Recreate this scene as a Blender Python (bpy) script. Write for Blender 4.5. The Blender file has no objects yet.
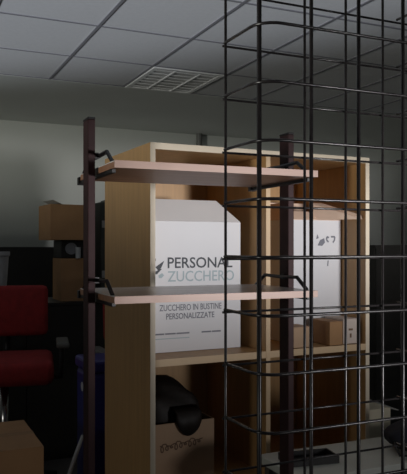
import bpy, bmesh, math, random
from mathutils import Vector, Matrix
random.seed(7)
SC = bpy.context.scene
COL = SC.collection
PI = math.pi

# ------------------------------------------------------------------ materials
def mat(name, col, rough=.6, metal=0., var=.0, scale=6., stretch=(1, 1, 1), bump=0., spec=.5, wood=False, alpha=None):
    m = bpy.data.materials.new(name); m.use_nodes = True
    nt = m.node_tree; b = nt.nodes['Principled BSDF']
    b.inputs['Base Color'].default_value = (*col, 1)
    b.inputs['Roughness'].default_value = rough
    b.inputs['Metallic'].default_value = metal
    b.inputs['Specular IOR Level'].default_value = spec
    tc = nt.nodes.new('ShaderNodeTexCoord'); mp = nt.nodes.new('ShaderNodeMapping')
    mp.inputs['Scale'].default_value = stretch
    nt.links.new(tc.outputs['Object'], mp.inputs['Vector'])
    nz = nt.nodes.new('ShaderNodeTexNoise'); nz.inputs['Scale'].default_value = scale
    nz.inputs['Detail'].default_value = 6
    nt.links.new(mp.outputs['Vector'], nz.inputs['Vector'])
    if var > 0:
        r = nt.nodes.new('ShaderNodeValToRGB')
        r.color_ramp.elements[0].position = .3; r.color_ramp.elements[1].position = .7
        r.color_ramp.elements[0].color = (*[c * (1 - var) for c in col], 1)
        r.color_ramp.elements[1].color = (*[min(1, c * (1 + var)) for c in col], 1)
        nt.links.new(nz.outputs['Fac'], r.inputs['Fac'])
        nt.links.new(r.outputs['Color'], b.inputs['Base Color'])
    if bump > 0:
        bp = nt.nodes.new('ShaderNodeBump'); bp.inputs['Strength'].default_value = bump
        bp.inputs['Distance'].default_value = .01
        nt.links.new(nz.outputs['Fac'], bp.inputs['Height']); nt.links.new(bp.outputs['Normal'], b.inputs['Normal'])
    return m

M = dict(
    beech=mat('beech laminate', (.47, .28, .12), .45, var=.10, scale=5, stretch=(9, 9, .7)),
    beech_edge=mat('beech edge strip', (.86, .75, .58), .5, var=.05, scale=8),  # strong light on the front edges is put into this pale colour
    beech_edge_mid=mat('warm beech edge strip', (.66, .48, .29), .5, var=.05, scale=8),  # same edge less brightly lit, the light again in the colour
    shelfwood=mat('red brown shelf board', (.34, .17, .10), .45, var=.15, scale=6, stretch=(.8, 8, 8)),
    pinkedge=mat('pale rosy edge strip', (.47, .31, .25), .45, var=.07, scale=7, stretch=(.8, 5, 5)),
    greytop=mat('pale grey shelf top', (.72, .70, .70), .28, var=.12, scale=5, stretch=(1, 5, 1)),  # bright reflection on the wooden shelf painted as pale grey
    post=mat('dark maroon steel', (.035, .015, .016), .6, var=.2, scale=20, spec=.2),
    bracket=mat('black steel', (.006, .005, .006), .45, var=.2, scale=20),
    wire=mat('black coated wire', (.034, .030, .031), .27, var=.2, scale=30, spec=.7),
    white=mat('white carton', (.74, .75, .78), .55, var=.03, scale=3),
    whiteflap=mat('white carton flap', (.70, .69, .69), .6, var=.05, scale=5),
    kraft=mat('kraft carton', (.36, .20, .09), .75, var=.10, scale=7),
    kraftdark=mat('dark kraft carton', (.27, .15, .075), .75, var=.10, scale=7),
    kraftpale=mat('pale kraft carton', (.50, .34, .22), .75, var=.08, scale=7),
    inner=mat('kraft lining', (.80, .60, .47), .8, var=.08, scale=7),
    tape=mat('parcel tape', (.36, .24, .13), .25, var=.05),
    ink=mat('dark grey ink', (.08, .09, .105), .7),
    inkpale=mat('pale blue grey ink', (.42, .52, .56), .7),
    inkmid=mat('mid grey ink', (.21, .22, .26), .7),
    inkbrown=mat('brown ink', (.17, .10, .06), .7),
    wall=mat('wall paint', (.60, .625, .585), .85, var=.03, scale=1.5, bump=.03),
    ceil=mat('ceiling tile', (.62, .63, .64), .9, var=.03, scale=40, bump=.06),
    plaster=mat('ceiling plaster', (.58, .60, .57), .9, var=.02, scale=2),
    tbar=mat('ceiling rail', (.22, .22, .24), .6),
    vent=mat('vent enamel', (.76, .77, .76), .5),
    ventback=mat('vent duct', (.54, .54, .53), .8),
    floor=mat('floor tile', (.10, .095, .09), .5, var=.15, scale=3),
    skirt=mat('skirting', (.12, .12, .12), .6),
    red=mat('red upholstery', (.23, .012, .012), .85, var=.15, scale=30, bump=.1),
    blackplastic=mat('black plastic', (.012, .012, .012), .45, var=.1, scale=12),
    armpad=mat('grey arm pad', (.10, .10, .09), .6),
    chrome=mat('chrome', (.6, .6, .6), .2, metal=1),
    blue=mat('dark blue plastic', (.018, .020, .16), .4, var=.1, scale=6),
    sticker=mat('pale sticker', (.45, .45, .5), .6),
    blackbag=mat('black bag film', (.014, .010, .008), .6, var=.2, scale=12, bump=.3),
    darkcab=mat('dark cabinet', (.022, .021, .018), .5, var=.15, scale=4),
    greypl=mat('pale grey plastic', (.46, .48, .49), .5, var=.04),
    cable=mat('grey cable', (.45, .45, .43), .5),
    paper=mat('grey paper', (.42, .42, .40), .7, var=.06),
    table=mat('pale grey green table top', (.62, .64, .58), .5, var=.07, scale=4),
    steelleg=mat('grey steel leg', (.16, .16, .16), .4, metal=.6),
    beige=mat('beige carton', (.74, .68, .52), .75, var=.08, scale=5),
    casegrey=mat('dark grey green case', (.05, .055, .045), .6),
    labelled=mat('off white carton', (.62, .53, .47), .7, var=.06),
    lens=mat('grey glass disc', (.22, .23, .25), .15),
    pipe=mat('grey pipe', (.17, .17, .16), .5),
    bagcloth=mat('dark navy cloth', (.012, .012, .020), .8, var=.2, scale=20, bump=.2),
)

# ------------------------------------------------------------------ mesh helpers
def bm_box(bm, x0, x1, y0, y1, z0, z1, bev=0., mtx=None):
    r = bmesh.ops.create_cube(bm, size=1)
    vs = r['verts']
    bmesh.ops.scale(bm, vec=(x1 - x0, y1 - y0, z1 - z0), verts=vs)
    bmesh.ops.translate(bm, vec=((x0 + x1) / 2, (y0 + y1) / 2, (z0 + z1) / 2), verts=vs)
    if bev > 0:
        es = list({e for v in vs for e in v.link_edges})
        g = bmesh.ops.bevel(bm, geom=es, offset=bev, segments=2, profile=.5, affect='EDGES')
        vs = list({v for f in g['faces'] for v in f.verts} | {v for v in vs if v.is_valid})
    if mtx is not None:
        bmesh.ops.transform(bm, matrix=mtx, verts=vs)
    return vs

def bm_tube(bm, pts, rad, seg=8, cap=True):
    pts = [Vector(p) for p in pts]
    n = len(pts); rings = []
    rads = rad if isinstance(rad, (list, tuple)) else [rad] * n
    up = None
    for i, p in enumerate(pts):
        if i == 0: t = pts[1] - p
        elif i == n - 1: t = p - pts[i - 1]
        else: t = (pts[i + 1] - p).normalized() + (p - pts[i - 1]).normalized()
        t.normalize()
        if up is None:
            up = Vector((0, 0, 1)) if abs(t.z) < .9 else Vector((1, 0, 0))
        a = t.cross(up).normalized(); up = a.cross(t).normalized()
        rings.append([bm.verts.new(p + rads[i] * (math.cos(2 * PI * k / seg) * a + math.sin(2 * PI * k / seg) * up)) for k in range(seg)])
    for r0, r1 in zip(rings, rings[1:]):
        for k in range(seg):
            bm.faces.new((r0[k], r0[(k + 1) % seg], r1[(k + 1) % seg], r1[k]))
    if cap:
        bm.faces.new(rings[0][::-1]); bm.faces.new(rings[-1])

def bm_lathe(bm, prof, seg=28, c=(0, 0, 0)):
    rings = []
    for r, z in prof:
        rings.append([bm.verts.new((c[0] + r * math.cos(2 * PI * k / seg), c[1] + r * math.sin(2 * PI * k / seg), c[2] + z)) for k in range(seg)])
    for r0, r1 in zip(rings, rings[1:]):
        for k in range(seg):
            bm.faces.new((r0[k], r0[(k + 1) % seg], r1[(k + 1) % seg], r1[k]))
    bm.faces.new(rings[0][::-1]); bm.faces.new(rings[-1])

def bm_prism(bm, quad, th):
    """solid slab from a polygon of 3-D points, thickened along its normal"""
    q = [Vector(p) for p in quad]
    n = (q[1] - q[0]).cross(q[-1] - q[0]).normalized() * th
    a = [bm.verts.new(p) for p in q]; b = [bm.verts.new(p + n) for p in q]
    bm.faces.new(a[::-1]); bm.faces.new(b)
    for i in range(len(q)):
        j = (i + 1) % len(q)
        bm.faces.new((a[i], a[j], b[j], b[i]))

def obj(name, bm, m, parent=None, smooth=False):
    bmesh.ops.recalc_face_normals(bm, faces=bm.faces)
    me = bpy.data.meshes.new(name); bm.to_mesh(me); bm.free()
    me.materials.append(m)
    if smooth:
        for p in me.polygons: p.use_smooth = True
    o = bpy.data.objects.new(name, me); COL.objects.link(o)
    if parent: o.parent = parent
    return o

def boxobj(name, m, parent, *a, bev=0., mtx=None):
    bm = bmesh.new(); bm_box(bm, *a, bev=bev, mtx=mtx)
    return obj(name, bm, m, parent)

def tag(o, label, cat, group=None):
    o['label'] = label; o['category'] = cat
    if group: o['group'] = group
    return o

def thing(name, label, cat, loc=(0, 0, 0), rz=0., group=None):
    o = bpy.data.objects.new(name, None); COL.objects.link(o)
    o.location = loc; o.rotation_euler = (0, 0, rz); o.empty_display_size = .1
    return tag(o, label, cat, group)

def struct(name, bm, m):
    o = obj(name, bm, m); o['kind'] = 'structure'; return o

def lettering(name, text, m, parent, x0, x1, z0, z1, y, bold=.0):
    """printed line of type lying on a face that looks towards -y, fitted to x0..x1, z0..z1"""
    cu = bpy.data.curves.new(name, 'FONT'); cu.body = text; cu.offset = bold; cu.extrude = 0; cu.resolution_u = 3
    tmp = bpy.data.objects.new(name, cu); COL.objects.link(tmp)
    bpy.context.view_layer.update()
    dg = bpy.context.evaluated_depsgraph_get()
    me = bpy.data.meshes.new_from_object(tmp.evaluated_get(dg))
    bpy.data.objects.remove(tmp); bpy.data.curves.remove(cu)
    xs = [v.co.x for v in me.vertices]; ys = [v.co.y for v in me.vertices]
    ax, bx, ay, by = min(xs), max(xs), min(ys), max(ys)
    for v in me.vertices:
        v.co = Vector((x0 + (v.co.x - ax) / (bx - ax) * (x1 - x0), y - .0008, z0 + (v.co.y - ay) / (by - ay) * (z1 - z0)))
    me.materials.clear(); me.materials.append(m)
    o = bpy.data.objects.new(name, me); COL.objects.link(o); o.parent = parent
    return o

# ------------------------------------------------------------------ camera (eye 1.4 m above the floor)
YAW = math.radians(24.5)
cam_d = bpy.data.cameras.new('camera'); cam = bpy.data.objects.new('camera', cam_d); COL.objects.link(cam)
cam.location = (0, 0, 1.4); cam.rotation_euler = (PI / 2, 0, -YAW)
cam_d.sensor_fit = 'HORIZONTAL'; cam_d.sensor_width = 36; cam_d.lens = 36 * 680 / 407
cam_d.shift_y = 10 / 407; cam_d.clip_start = .02
SC.camera = cam

# ------------------------------------------------------------------ room
CH, WY = 2.6, 6.6
X0, X1, YF = -4.6, 6.4, -4.5
def slab(name, m, *a):
    bm = bmesh.new(); bm_box(bm, *a); return struct(name, bm, m)
slab('floor', M['floor'], X0, X1, YF, WY, -.1, 0)
slab('ceiling', M['ceil'], X0, X1, YF, WY, CH, CH + .1)
slab('wall_back', M['wall'], X0, X1, WY, WY + .12, -.1, CH + .1)
slab('wall_left', M['wall'], X0 - .12, X0, YF, WY + .12, -.1, CH + .1)
slab('wall_right', M['wall'], X1, X1 + .12, YF, WY + .12, -.1, CH + .1)
slab('baseboard_back', M['skirt'], X0, X1, WY - .015, WY, 0, .09)
slab('trim_1', M['plaster'], X0, X1, 4.87, WY, CH - .006, CH)     # plain plaster border of the tiled ceiling
GX = [1.012 + .547 * k for k in range(-10, 10)]
GY = [3.588 + .636 * k for k in range(-12, 3)]
bm = bmesh.new()
for x in GX: bm_box(bm, x - .009, x + .009, YF, 4.87, CH - .005, CH - .0005)
for y in GY: bm_box(bm, X0, X1, y - .008, y + .008, CH - .0045, CH - .0006)
struct('trim_2', bm, M['tbar'])                                    # exposed rails of the tile grid

v = thing('ceiling_vent', 'square pale slatted vent panel set in the tiled ceiling', 'vent', (1.5595, 4.224, CH))
w, d = .547, .646
boxobj('duct', M['ventback'], v, .01, w - .01, .01, d - .01, -.004, 0)
bm = bmesh.new()
for a in ((.012, w - .012, .012, .045), (.012, w - .012, d - .045, d - .012), (.012, .045, .045, d - .045), (w - .045, w - .012, .045, d - .045)):
    bm_box(bm, *a, -.012, -.004, bev=.002)
obj('frame', bm, M['vent'], v)
for k in range(7):
    y = .085 + k * .079
    boxobj('slat', M['vent'], v, .045, w - .045, y - .022, y + .022, -.010, -.006,
           mtx=Matrix.Translation((0, y, -.008)) @ Matrix.Rotation(.12, 4, 'X') @ Matrix.Translation((0, -y, .008)))
for x in (.18, .365):
    boxobj('cross_bar', M['vent'], v, x - .006, x + .006, .045, d - .045, -.014, -.005)

bm = bmesh.new(); bm_tube(bm, [(0, 0, 0), (0, 0, CH)], .03, 16)
o = obj('wall_pipe', bm, M['pipe'], smooth=False); o.location = (2.93, WY - .06, 0)
tag(o, 'dark grey vertical pipe on the back wall just above the bookcase top', 'pipe')

# ------------------------------------------------------------------ bookcase
BX, BY, BR = .7905, 2.1672, math.radians(1.5)
BW, BD, BT, BH = .935, .50, .018, 1.755
ST, SL = 1.016, .56          # tops of the middle and lower shelves
def at_bookcase(u, vv, z=0.):
    z += .0015
    c, s = math.cos(BR), math.sin(BR)
    return (BX + c * u - s * vv, BY + s * u + c * vv, z)
bk = thing('bookcase', 'tall light beech bookcase with two open columns holding white cartons', 'bookcase', (BX, BY, 0), BR)
def panel(name, x0, x1, z0, z1, y0=.002, y1=None, edge='v'):
    p = boxobj(name, M['beech'], bk, x0, x1, y0, BD if y1 is None else y1, z0, z1)
    boxobj('edge_strip', M['beech_edge_mid' if name in ('shelf', 'divider') else 'beech_edge'], p, x0, x1, y0 - .002, y0, z0, z1)
    return p
panel('side_panel', 0, BT, 0, BH)
panel('side_panel', BW - BT, BW, 0, BH)
panel('top_panel', BT, BW - BT, BH - .022, BH)
panel('divider', .456, .474, .06, BH - .022)
for (a, b) in ((BT, .456), (.474, BW - BT)):
    for zt in (ST, SL, .08):
        panel('shelf', a, b, zt - .025, zt, y0=.004)
boxobj('back_panel', M['beech'], bk, BT, BW - BT, BD - .008, BD - .001, .06, BH - .022)
boxobj('plinth', M['beech'], bk, BT, BW - BT, .03, .045, 0, .055)

# ------------------------------------------------------------------ cartons
def open_carton(name, label, w, d, h, m, loc, rz, inner=None, th=.005):
    t = thing(name, label, 'box', loc, rz)
    bm = bmesh.new()
    bm_box(bm, 0, w, 0, th, 0, h); bm_box(bm, 0, w, d - th, d, 0, h)
    bm_box(bm, 0, th, th, d - th, 0, h); bm_box(bm, w - th, w, th, d - th, 0, h)
    bm_box(bm, th, w - th, th, d - th, 0, th)
    obj('body', bm, m, t)
    if inner:
        bm = bmesh.new(); e = .0012
        bm_box(bm, th, w - th, d - th - e, d - th, th, h - .001); bm_box(bm, th, w - th, th, th + e, th, h - .001)
        bm_box(bm, th, th + e, th, d - th, th, h - .001); bm_box(bm, w - th - e, w - th, th, d - th, th, h - .001)
        obj('lining', bm, inner, t)
    return t
def flap(parent, quad, m, th=.004):
    bm = bmesh.new(); bm_prism(bm, quad, th); return obj('flap', bm, m, parent)
def closed_carton(name, label, w, d, h, m, loc, rz=0., group=None, tape=True):
    t = thing(name, label, 'box', loc, rz, group)
    boxobj('body', m, t, 0, w, 0, d, 0, h - .004, bev=.002)
    boxobj('flap', m, t, .001, w - .001, .001, d / 2 - .001, h - .004, h)
    boxobj('flap', m, t, .001, w - .001, d / 2 + .001, d - .001, h - .004, h)
    if tape:
        boxobj('tape', M['tape'], t, -.0006, w + .0006, d / 2 - .024, d / 2 + .024, h - .0005, h + .0006)
    return t

# white carton with the big lettering, in the left column
u0, v0, w, d, h = .028, .13, .392, .28, .476
c = open_carton('printed_carton', 'large white carton with dark PERSONAL lettering in left bookcase column', w, d, h, M['white'], at_bookcase(u0, v0, ST), BR)
flap(c, [(.004, .002, h), (w - .002, .002, h), (w - .075, .062, h + .082), (.010, .062, h + .082)], M['whiteflap'])
flap(c, [(w - .002, .01, h), (w - .002, d - .01, h), (w - .075, d - .07, h + .075), (w - .075, .075, h + .075)], M['whiteflap'])
flap(c, [(w - .004, d - .002, h), (.004, d - .002, h), (.01, d - .062, h + .078), (w - .08, d - .062, h + .078)], M['whiteflap'])
flap(c, [(.002, d - .01, h), (.002, .01, h), (.05, .08, h + .06), (.05, d - .08, h + .06)], M['whiteflap'])
X = lambda u: u - u0
Zc = lambda z: z - ST
lettering('lettering', 'PERSONAL', M['ink'], c, X(.118), X(.385), Zc(1.321), Zc(1.361), 0, bold=.012)
lettering('lettering', 'ZUCCHERO', M['inkpale'], c, X(.118), X(.392), Zc(1.272), Zc(1.311), 0, bold=.005)
lettering('lettering', 'ZUCCHERO IN BUSTINE', M['inkmid'], c, X(.086), X(.338), Zc(1.166), Zc(1.189), 0, bold=.008)
lettering('lettering', 'PERSONALIZZATE', M['inkmid'], c, X(.112), X(.308), Zc(1.135), Zc(1.157), 0, bold=.012)
for (xa, xb) in ((.060, .105), (.108, .150), (.153, .205), (.255, .295), (.298, .335)):
    boxobj('printed_rule', M['inkmid'], c, X(xa), X(xb), -.0008, 0, Zc(1.080), Zc(1.0855))
boxobj('printed_rule', M['inkpale'], c, X(.060), X(.205), -.0008, 0, Zc(1.064), Zc(1.067))
bm = bmesh.new()
def flat(bm, pts):
    bm.faces.new([bm.verts.new((X(a), -.0009, Zc(b))) for a, b in pts])
flat(bm, [(.070, 1.326), (.105, 1.349), (.092, 1.322), (.082, 1.312)])
flat(bm, [(.058, 1.303), (.086, 1.318), (.096, 1.320), (.076, 1.300)])
flat(bm, [(.060, 1.352), (.072, 1.357), (.072, 1.348), (.062, 1.344)])
obj('logo', bm, M['ink'], c)
bm = bmesh.new()
flat(bm, [(.082, 1.296), (.096, 1.304), (.104, 1.296), (.094, 1.286), (.084, 1.286)])
obj('logo', bm, M['inkpale'], c)

# white carton with open brown flaps, in the right column
u0, v0, w, d, h = .640, .155, .274, .25, .492
c = open_carton('lined_carton', 'white carton with raised brown flaps in the right bookcase column', w, d, h, M['white'], at_bookcase(u0, v0, ST), BR, inner=M['inner'])
flap(c, [(w - .004, d, h), (.004, d, h), (.006, d + .012, h + .085), (w - .006, d + .012, h + .085)][::-1], M['inner'])
flap(c, [(w - .13, .02, h + .001), (w - .006, -.145, h + .001), (w - .008, -.140, h + .018), (w - .075, .03, h + .072), (w - .13, .035, h + .072)], M['inner'])
flap(c, [(.003, d - .004, h), (.003, .004, h), (.03, .02, h + .07), (.03, d - .02, h + .07)], M['inner'])
flap(c, [(0, 0, h), (w, 0, h), (w - .004, .045, h + .034), (.004, .045, h + .034)], M['inner'])
bm = bmesh.new()
def flat2(bm, pts): bm.faces.new([bm.verts.new((a, -.0009, b)) for a, b in pts])
zb = 1.405 - ST
flat2(bm, [(.155, zb), (.168, zb + .022), (.188, zb + .030), (.192, zb + .012), (.178, zb - .002)])
flat2(bm, [(.148, zb + .026), (.154, zb + .046), (.161, zb + .030)])
obj('logo', bm, M['inkmid'], c)
bm = bmesh.new()
def stroke(pts, r=.0035):
    bm = bmesh.new()
    for p, q in zip(pts, pts[1:]):
        a, b = Vector((p[0], p[1])), Vector((q[0], q[1])); n = Vector((-(b - a).y, (b - a).x)).normalized() * r
        flat2(bm, [a + n, a - n, b - n, b + n])
    bmesh.ops.remove_doubles(bm, verts=bm.verts, dist=.002)
    obj('logo_stroke', bm, M['inkmid'], c)
stroke([(.212, zb + .032), (.202, zb + .036), (.200, zb + .022), (.210, zb + .014)])
stroke([(.222, zb + .036), (.242, zb + .036), (.240, zb + .022), (.232, zb + .012)])
stroke([(.208, zb - .062), (.206, zb - .085)], .0025)

# little cartons along the front of the right shelf
def small(name, label, u, vv, w, d, h, m, rz=0.):
    t = thing(name, label, 'box', at_bookcase(u, vv, ST), BR + rz, 'small cartons on the right shelf')
    boxobj('body', m, t, 0, w, 0, d, 0, h - .003, bev=.0015)
    boxobj('flap', m, t, .001, w / 2 - .0006, .001, d - .001, h - .003, h)
    boxobj('flap', m, t, w / 2 + .0006, w - .001, .001, d - .001, h - .003, h)
    return t
small('small_carton', 'small tan carton on the right shelf beside the dark rack post', .585, .014, .082, .10, .078, M['kraftpale'])
small('small_carton', 'small brown carton with shaded side, middle of the three on the right shelf', .748, .008, .062, .135, .092, M['kraft'])
t = small('small_carton', 'small pale printed carton on the right shelf against the bookcase side', .822, .02, .082, .12, .098, M['labelled'])
for (a, b, e, f) in ((.026, .046, .052, .060), (.032, .040, .024, .040)):
    boxobj('printed_mark', M['inkbrown'], t, a, b, -.0009, 0, e, f)

# open carton low in the left column with a black bag over its rim
u0, v0, w, d, h = .03, .10, .262, .30, .205
c = open_carton('kraft_carton', 'open tan carton with script print low in the left bookcase column', w, d, h, M['kraftpale'], at_bookcase(u0, v0, SL), BR)
bm = bmesh.new()
sc_pts = [(.045 + .165 * k / 60 + .010 * math.sin(k * .95), .118 + .010 * math.cos(k * .95) * (1 + .6 * math.sin(k * .31)) + .012 * k / 60) for k in range(61)]
for (xa, za), (xb, zb_) in zip(sc_pts, sc_pts[1:]):
    q = Vector((xb - xa, zb_ - za)); n = Vector((-q.y, q.x)).normalized() * .0022
    bm.faces.new([bm.verts.new((xx, -.0009, zz)) for xx, zz in ((xa + n.x, za + n.y), (xa - n.x, za - n.y), (xb - n.x, zb_ - n.y), (xb + n.x, zb_ + n.y))])
bmesh.ops.remove_doubles(bm, verts=bm.verts, dist=.0012)
obj('handwriting', bm, M['inkbrown'], c)
bm = bmesh.new()
bmesh.ops.create_icosphere(bm, subdivisions=4, radius=1)
for vv in bm.verts:
    p = vv.co.copy()
    n = .10 * math.sin(5 * p.x + 1.3) * math.cos(4 * p.y) + .07 * math.sin(9 * p.z + 4 * p.x) + .05 * math.sin(13 * p.y + 7 * p.x)
    f = lambda t, e: math.copysign(abs(t) ** e, t)
    q = Vector((f(p.x, .62), f(p.y, .7), f(p.z, .75)))
    up = max(0, q.z)
    k = 1 + n * (.3 + .7 * up)
    sx = .118 if q.z < .1 else .124
    vv.co = Vector((.131 + q.x * sx * (1 + .25 * n), .155 + q.y * .122 * (1 + .15 * n), .190 + q.z * .150 * k - .03 * max(0, q.x) * up))
    vv.co.x = min(max(vv.co.x, .010), .252 if vv.co.z < .235 else .275)
    vv.co.y = min(max(vv.co.y, .012), .288)
    vv.co.z = max(vv.co.z, .03)
bag = obj('plastic_bag', bm, M['blackbag'], smooth=True); bag.location = at_bookcase(u0, v0, SL - .015); bag.rotation_euler = (0, 0, BR)
tag(bag, 'crumpled black plastic bag stuffed in the open tan carton low in the bookcase', 'bag')
bm = bmesh.new()
ring = []
for k in range(13):
    s = k / 12; ring.append((.105 + .10 * s, s))
top = [bm.verts.new((x, -.010, h + .030)) for x, s in ring]
bot = [bm.verts.new((x, -.012 - .004 * math.sin(9 * s), h - .004 - .052 * math.sin(PI * s) ** .8)) for x, s in ring]
bk0 = [bm.verts.new((x, .035, h + .045)) for x, s in ring]
for k in range(12):
    bm.faces.new((bk0[k], bk0[k + 1], top[k + 1], top[k])); bm.faces.new((top[k], top[k + 1], bot[k + 1], bot[k]))
fold = obj('bag_mouth', bm, M['blackbag'], None, smooth=True)
fold.parent = bag; fold.location = (0, 0, .02)
sm = fold.modifiers.new('thickness', 'SOLIDIFY'); sm.thickness = .004

# ------------------------------------------------------------------ two-post rack with two shelves
RX, RY, RR = .4444, 1.4459, math.radians(-1)
RW, RD = .525, .33
rk = thing('display_rack', 'two-post dark steel rack with two wooden shelves in front of the bookcase', 'rack', (RX, RY, 0), RR)
for xp in (-.017, RW + .008):
    bm = bmesh.new(); bm_box(bm, xp - .009, xp + .009, RD / 2 - .024, RD / 2 + .024, .03, 1.705, bev=.002)
    p = obj('post', bm, M['post'], rk)
    boxobj('cap', M['bracket'], p, xp - .0096, xp + .0096, RD / 2 - .0246, RD / 2 + .0246, 1.705, 1.711, bev=.002)
    boxobj('foot', M['post'], rk, xp - .016, xp + .016, -.04, RD + .04, 0, .03, bev=.003)
boxobj('crossbar', M['post'], rk, -.008, RW, RD / 2 - .01, RD / 2 + .01, .12, .15)
for zt in (1.592, 1.2905):
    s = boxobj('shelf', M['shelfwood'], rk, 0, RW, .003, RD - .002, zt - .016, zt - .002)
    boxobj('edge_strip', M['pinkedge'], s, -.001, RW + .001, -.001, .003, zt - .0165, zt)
    boxobj('top_laminate', M['greytop'], s, 0, RW, .003, RD, zt - .002, zt)  # thin layer carrying the painted reflection of the shelf top
    for xb, sg in ((.006, -1), (RW - .006, 1)):
        prof = [(RD - .012, zt - .002), (RD - .068, zt + .030), (RD / 2 + .01, zt + .028), (.088, zt + .030), (.040, zt)]
        bm = bmesh.new()
        bm_tube(bm, [(xb, a, b) for a, b in prof], .0052, 6)
        b = obj('bracket', bm, M['bracket'], rk)
        boxobj('support_arm', M['bracket'], b, xb - .005, xb + .005, .03, RD + .010, zt - .025, zt - .016, bev=.001)
        boxobj('end_stop', M['bracket'], b, xb - .010, xb + .010, RD + .002, RD + .020, zt - .027, zt - .006, bev=.002)
        boxobj('hook', M['bracket'], b, min(xb, xb + sg * .014), max(xb, xb + sg * .014), RD / 2 - .008, RD / 2 + .008, zt + .022, zt + .036)

# ------------------------------------------------------------------ wire tower in the foreground
TX, TY = .4516, .8008
CELL = .0815; TD = .1136; TWD = CELL * 4
tw = thing('wire_tower', 'tall narrow black wire mesh display tower in the right foreground', 'wire rack', (TX, TY, 0), 0)
zs = [1.7058 - .08 * k for k in range(-4, 20)]
R0 = .032
for z in zs:
    pts = [(0, TD, z)]
    pts += [(R0 - R0 * math.cos(a), R0 - R0 * math.sin(a), z) for a in [PI / 2 * k / 6 for k in range(7)]]
    pts += [(TWD - R0 + R0 * math.sin(a), R0 - R0 * math.cos(a), z) for a in [PI / 2 * k / 6 for k in range(7)]]
    pts += [(TWD, TD, z)]
    bm = bmesh.new(); bm_tube(bm, pts, .0023, 8); obj('ring_wire', bm, M['wire'], tw, smooth=True)
    bm = bmesh.new(); bm_tube(bm, [(-.002, TD + .003, z - .004), (TWD + .05, TD + .003, z - .004)], .0018, 8)
    obj('back_wire', bm, M['wire'], tw, smooth=True)
for x, y, r in [(.0070, .020, .0033), (CELL, .0046, .0028), (2 * CELL, .0046, .0028), (3 * CELL, .0046, .0028), (TWD - .0046, .012, .003)] + \
               [(x, TD - .002, .0022) for x in (.0005, .0560, .140, .2188, .294, .362)]:
    bm = bmesh.new(); bm_tube(bm, [(x, y, .0), (x, y, 2.05)], r, 8); obj('upright_wire', bm, M['wire'], tw, smooth=True)

# ------------------------------------------------------------------ narrow table, bag, carton at lower right
tb = thing('side_table', 'narrow pale grey table in front of the bookcase, lower right', 'table', (1.085, 1.68, 0))
boxobj('tabletop', M['table'], tb, 0, .95, 0, .27, .695, .722, bev=.003)
for x in (.03, .92):
    for y in (.03, .24):
        boxobj('leg', M['steelleg'], tb, x - .014, x + .014, y - .014, y + .014, 0, .695)
boxobj('apron', M['steelleg'], tb, .03, .92, .03, .24, .655, .695)

tr = thing('tool_tray', 'flat black tray lying at the left end of the narrow table', 'tray', (1.105, 1.79, .722), -.15)
boxobj('base', M['blackplastic'], tr, 0, .17, 0, .09, 0, .004)
bm = bmesh.new()
for a in ((0, .17, 0, .005), (0, .17, .085, .09), (0, .005, .005, .085), (.165, .17, .005, .085)): bm_box(bm, *a, .004, .022)
obj('rim', bm, M['blackplastic'], tr)

bm = bmesh.new(); bmesh.ops.create_icosphere(bm, subdivisions=4, radius=1)
for vv in bm.verts:
    p = vv.co.copy(); p *= 1 + .06 * math.sin(5 * p.x + 2 * p.z) + .04 * math.sin(8 * p.y + 3 * p.x)
    vv.co = Vector((p.x * .15, p.y * .085, max(.0, .05 + p.z * .058)))
hb = obj('cloth_bag', bm, M['bagcloth'], smooth=True); hb.location = (1.645, 1.79, .722)
tag(hb, 'dark navy cloth bag slumped on the narrow table at the right edge', 'bag')
bm = bmesh.new()
bm_tube(bm, [(-.135, -.01, .05), (-.165, -.04, .035), (-.175, -.075, .012), (-.13, -.085, .008), (-.06, -.082, .03)], .004, 8)
obj('strap', bm, M['blackplastic'], hb, smooth=True)

bc = closed_carton('beige_carton', 'beige carton on the floor beside the right side of the bookcase', .13, .25, .735, M['beige'], (1.745, 2.24, 0), math.radians(1.5), tape=False)
flap(bc, [(.128, .01, .734), (.128, .24, .734), (.21, .22, .715), (.20, .03, .712)], M['paper'])

# ------------------------------------------------------------------ dark furniture at the back
def cabinet(name, label, x, y, w, d, h, nd):
    t = thing(name, label, 'cabinet', (x, y, 0))
    boxobj('body', M['darkcab'], t, 0, w, .02, d, 0, h - .02)
    boxobj('top', M['darkcab'], t, -.008, w + .008, -.002, d, h - .02, h)
    for k in range(nd):
        a, b = w * k / nd + .003, w * (k + 1) / nd - .003
        dr = boxobj('door', M['darkcab'], t, a, b, 0, .02, .06, h - .024)
        hx = b - .05 if k % 2 == 0 else a + .05
        boxobj('handle', M['steelleg'], dr, hx - .006, hx + .006, -.025, 0, h * .5, h * .5 + .12)
    return t
cabinet('storage_cabinet', 'dark storage cabinet against the back wall behind the red chair', .15, 5.6, 1.08, .45, 1.40, 2)
cabinet('storage_cabinet', 'dark storage cabinet at the right, beyond the bookcase and wire tower', 3.33, 4.15, .9, .45, 1.415, 2)
cabinet('low_cabinet', 'low dark cabinet carrying the stacked brown cartons', .38, 4.46, 1.2, .5, 1.035, 3)

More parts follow.
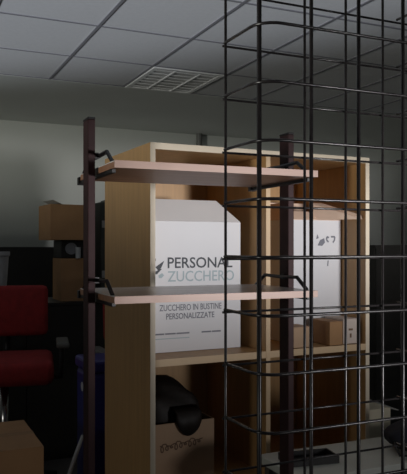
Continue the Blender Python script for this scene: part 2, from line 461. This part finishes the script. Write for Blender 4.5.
closed_carton('stacked_carton', 'brown carton lower in the stack left of the rack post', .22, .26, .288, M['kraft'], (1.02, 4.54, 1.035), 0, 'cartons stacked on the low cabinet')
uc = closed_carton('stacked_carton', 'brown carton topping the stack left of the rack post', .29, .30, .237, M['kraft'], (.94, 4.50, 1.447), .06, 'cartons stacked on the low cabinet')
sh = thing('folded_sheet', 'thin grey sheet lying on the topmost brown carton', 'paper', (1.03, 4.56, 1.685), .15)
bm = bmesh.new(); bm_prism(bm, [(0, 0, .001), (.14, 0, .001), (.14, .2, .001), (0, .2, .001)], .002); obj('sheet', bm, M['paper'], sh)
bm = bmesh.new(); bm_prism(bm, [(-.06, .0, .03), (.0, 0, .003), (.0, .2, .003), (-.06, .2, .03)], .002); obj('raised_edge', bm, M['paper'], sh)

pj = thing('black_device', 'black device with a round grey face between the two stacked cartons', 'device', (1.02, 4.56, 1.323))
boxobj('case', M['blackplastic'], pj, 0, .21, 0, .22, 0, .124, bev=.008)
bm = bmesh.new(); bm_lathe(bm, [(.040, 0), (.040, .014), (.032, .014), (.030, .008)], 24)
bmesh.ops.rotate(bm, cent=(0, 0, 0), matrix=Matrix.Rotation(PI / 2, 3, 'X'), verts=bm.verts)
bmesh.ops.translate(bm, vec=(.072, .0, .066), verts=bm.verts)
obj('round_face', bm, M['lens'], pj)
cp = bmesh.new(); bm_lathe(cp, [(.016, 0), (.019, .075), (.017, .075), (.0145, .006)], 20)
cpo = obj('paper_cup', cp, M['greypl'], smooth=False); cpo.location = (1.125, 4.535, 1.323)
cpo.location = (1.135, 4.535 - .0, 1.3235)
tag(cpo, 'small pale cup on the lower carton beside the black device', 'cup')

bt = bmesh.new(); bm_lathe(bt, [(.088, 0), (.092, .01), (.112, .30), (.120, .31), (.120, .335), (.106, .335), (.100, .30), (.084, .012)], 32)
bo = obj('plastic_bucket', bt, M['greypl'], smooth=False); bo.location = (.585, 4.66, 1.035)
tag(bo, 'pale grey plastic bucket at the left edge behind the red chair', 'bucket')

tc_ = thing('tall_case', 'tall dark grey case squeezed between the rack post and the bookcase', 'case', (1.315, 4.62, 1.035))
boxobj('body', M['casegrey'], tc_, 0, .20, 0, .3, 0, .68, bev=.006)
boxobj('handle', M['steelleg'], tc_, .06, .14, .1, .2, .68, .70)
for zz in (.15, .5): boxobj('latch', M['paper'], tc_, .01, .05, -.006, 0, zz, zz + .05)

# red office chairs
def rounded_pad(bm, w, d, h, bev, mtx):
    bm_box(bm, -w / 2, w / 2, -d / 2, d / 2, -h / 2, h / 2, bev=bev, mtx=mtx)
def make_chair(label, loc, rz):
    t = thing('office_chair', label, 'chair', loc, rz, 'red office chairs')
    bm = bmesh.new(); rounded_pad(bm, .54, .50, .13, .04, Matrix.Translation((0, -.05, .725)))
    obj('seat', bm, M['red'], t, smooth=True)
    bm = bmesh.new(); rounded_pad(bm, .48, .07, .30, .03, Matrix.Translation((0, .22, 1.02)) @ Matrix.Rotation(-.10, 4, 'X'))
    obj('backrest', bm, M['red'], t, smooth=True)
    bm = bmesh.new(); bm_tube(bm, [(0, .15, .65), (0, .27, .66), (0, .285, .75), (0, .275, 1.0)], .022, 8)
    obj('back_bar', bm, M['blackplastic'], t, smooth=True)
    for s in (-1, 1):
        bm = bmesh.new(); bm_tube(bm, [(s * .20, -.02, .65), (s * .31, -.02, .66), (s * .32, -.02, .84)], .016, 8)
        a = obj('armrest', bm, M['blackplastic'], t, smooth=True)
        boxobj('arm_pad', M['armpad'], a, s * .32 - .035, s * .32 + .035, -.17, .12, .84, .868, bev=.01)
    bm = bmesh.new(); bm_tube(bm, [(0, 0, .10), (0, 0, .66)], .024, 12); obj('gas_column', bm, M['chrome'], t, smooth=True)
    for k in range(5):
        a = 2 * PI * k / 5 + .3
        ex, ey = .30 * math.cos(a), .30 * math.sin(a)
        bm = bmesh.new(); bm_tube(bm, [(0, 0, .12), (ex, ey, .075)], [.025, .016], 8)
        lg = obj('leg', bm, M['blackplastic'], t, smooth=True)
        bm = bmesh.new(); bm_tube(bm, [(ex - .02, ey, .03), (ex + .02, ey, .03)], .03, 12); obj('caster', bm, M['blackplastic'], lg)
    return t
make_chair('red upholstered office chair at the left edge, in front of the dark cabinet', (.57, 3.96, 0), -.2)
make_chair('red office chair mostly hidden behind the bookcase and blue bin', (1.30, 3.45, 0), .0)

# blue bin, floor carton, cable
bb = thing('plastic_bin', 'dark blue plastic bin on the floor behind the left rack post', 'bin', (.757, 2.84, 0))
boxobj('body', M['blue'], bb, 0, .34, 0, .22, 0, .86, bev=.02)
boxobj('lid', M['blue'], bb, -.006, .346, -.006, .226, .86, .91, bev=.012)
bm = bmesh.new(); bm_lathe(bm, [(.020, 0), (.020, .002)], 20)
bmesh.ops.rotate(bm, cent=(0, 0, 0), matrix=Matrix.Rotation(-PI / 2, 3, 'Y'), verts=bm.verts)
bmesh.ops.translate(bm, vec=(.0005, .11, .785), verts=bm.verts); obj('sticker', bm, M['sticker'], bb)

closed_carton('floor_carton', 'large brown carton standing on the floor in the bottom left corner', .46, .44, .635, M['kraft'], (.065, 2.63, 0), 0)
bm = bmesh.new()
bm_tube(bm, [(.56, 2.62, .0085), (.57, 2.64, .10), (.585, 2.67, .28), (.615, 2.70, .42), (.65, 2.73, .49), (.69, 2.77, .56), (.725, 2.822, .60), (.76, 2.832, .59)], .0085, 10)
tag(obj('grey_cable', bm, M['cable'], smooth=True), 'thick grey cable rising in front of the blue bin', 'cable')

# ------------------------------------------------------------------ light
def lamp(name, loc, az_target, power, half, rad, col, profile):
    """spot lamp with a louvred shade: profile lists (elevation in degrees, relative output), like a photometric curve"""
    l = bpy.data.lights.new(name, 'SPOT'); l.energy = power; l.spot_size = 2 * math.radians(half); l.spot_blend = .5
    l.shadow_soft_size = rad; l.color = col
    o = bpy.data.objects.new(name, l); COL.objects.link(o); o.location = loc
    mid = sum(e for e, k in profile if k > .5) / max(1, len([1 for e, k in profile if k > .5]))
    dx, dy = az_target[0] - loc[0], az_target[1] - loc[1]
    o.rotation_euler = Vector((dx, dy, math.hypot(dx, dy) * math.tan(math.radians(mid)))).to_track_quat('-Z', 'Y').to_euler()
    l.use_nodes = True; nt = l.node_tree
    em = next(n for n in nt.nodes if n.type == 'EMISSION')
    g = nt.nodes.new('ShaderNodeNewGeometry'); sx = nt.nodes.new('ShaderNodeSeparateXYZ')
    nt.links.new(g.outputs['Incoming'], sx.inputs[0])
    mr = nt.nodes.new('ShaderNodeMapRange'); mr.inputs['From Min'].default_value = -.5; mr.inputs['From Max'].default_value = 1.
    nt.links.new(sx.outputs['Z'], mr.inputs['Value'])
    cr = nt.nodes.new('ShaderNodeValToRGB'); el = cr.color_ramp.elements
    pos = [((math.sin(math.radians(e)) + .5) / 1.5, k) for e, k in profile]  # output by elevation cuts the lit and dark zones into the beam
    while len(el) < len(pos): el.new(.5)
    for x, (p, k) in zip(el, pos): x.position = p; x.color = (k, k, k, 1)
    cr.color_ramp.interpolation = 'LINEAR'
    nt.links.new(mr.outputs['Result'], cr.inputs['Fac']); nt.links.new(cr.outputs['Color'], em.inputs['Strength'])
    return o

# added unseen cool uplight; its elevation cut-off draws the ceiling shadow edge
lamp('lamp_ceiling', (-3.4, -.45, .5), (1.4, 3.72), 1250, 19, .08, (.86, .91, 1.0), [(16.2, 0), (18.2, 1), (24, .9), (28, 0)])
# main light, front right
lamp('lamp_main', (2.05, -1.4, 1.25), (1.7, 2.2), 430, 32, .2, (1.0, .97, .97), [(-12, .07), (-6, .12), (-2.5, .33), (2.5, 1), (7.2, 1), (8.6, 0)])
# weaker light, front left, reaching the back wall
lamp('lamp_left', (-4.2, .8, 1.0), (.8, 4.4), 470, 50, .25, (1.0, .99, .91), [(-16, .04), (-5, .10), (1, .10), (3.8, .04), (6.6, .62), (8.4, .95), (10.5, 1), (13.2, 1), (15, .7), (17, .3), (19, 0)])

wd = bpy.data.worlds.new('world'); SC.world = wd; wd.use_nodes = True
wd.node_tree.nodes['Background'].inputs['Color'].default_value = (.75, .85, 1, 1)
wd.node_tree.nodes['Background'].inputs['Strength'].default_value = .06
vs = SC.view_settings
vs.view_transform = 'Standard'; vs.look = 'None'; vs.gamma = 1; vs.use_curve_mapping = False; vs.exposure = 0
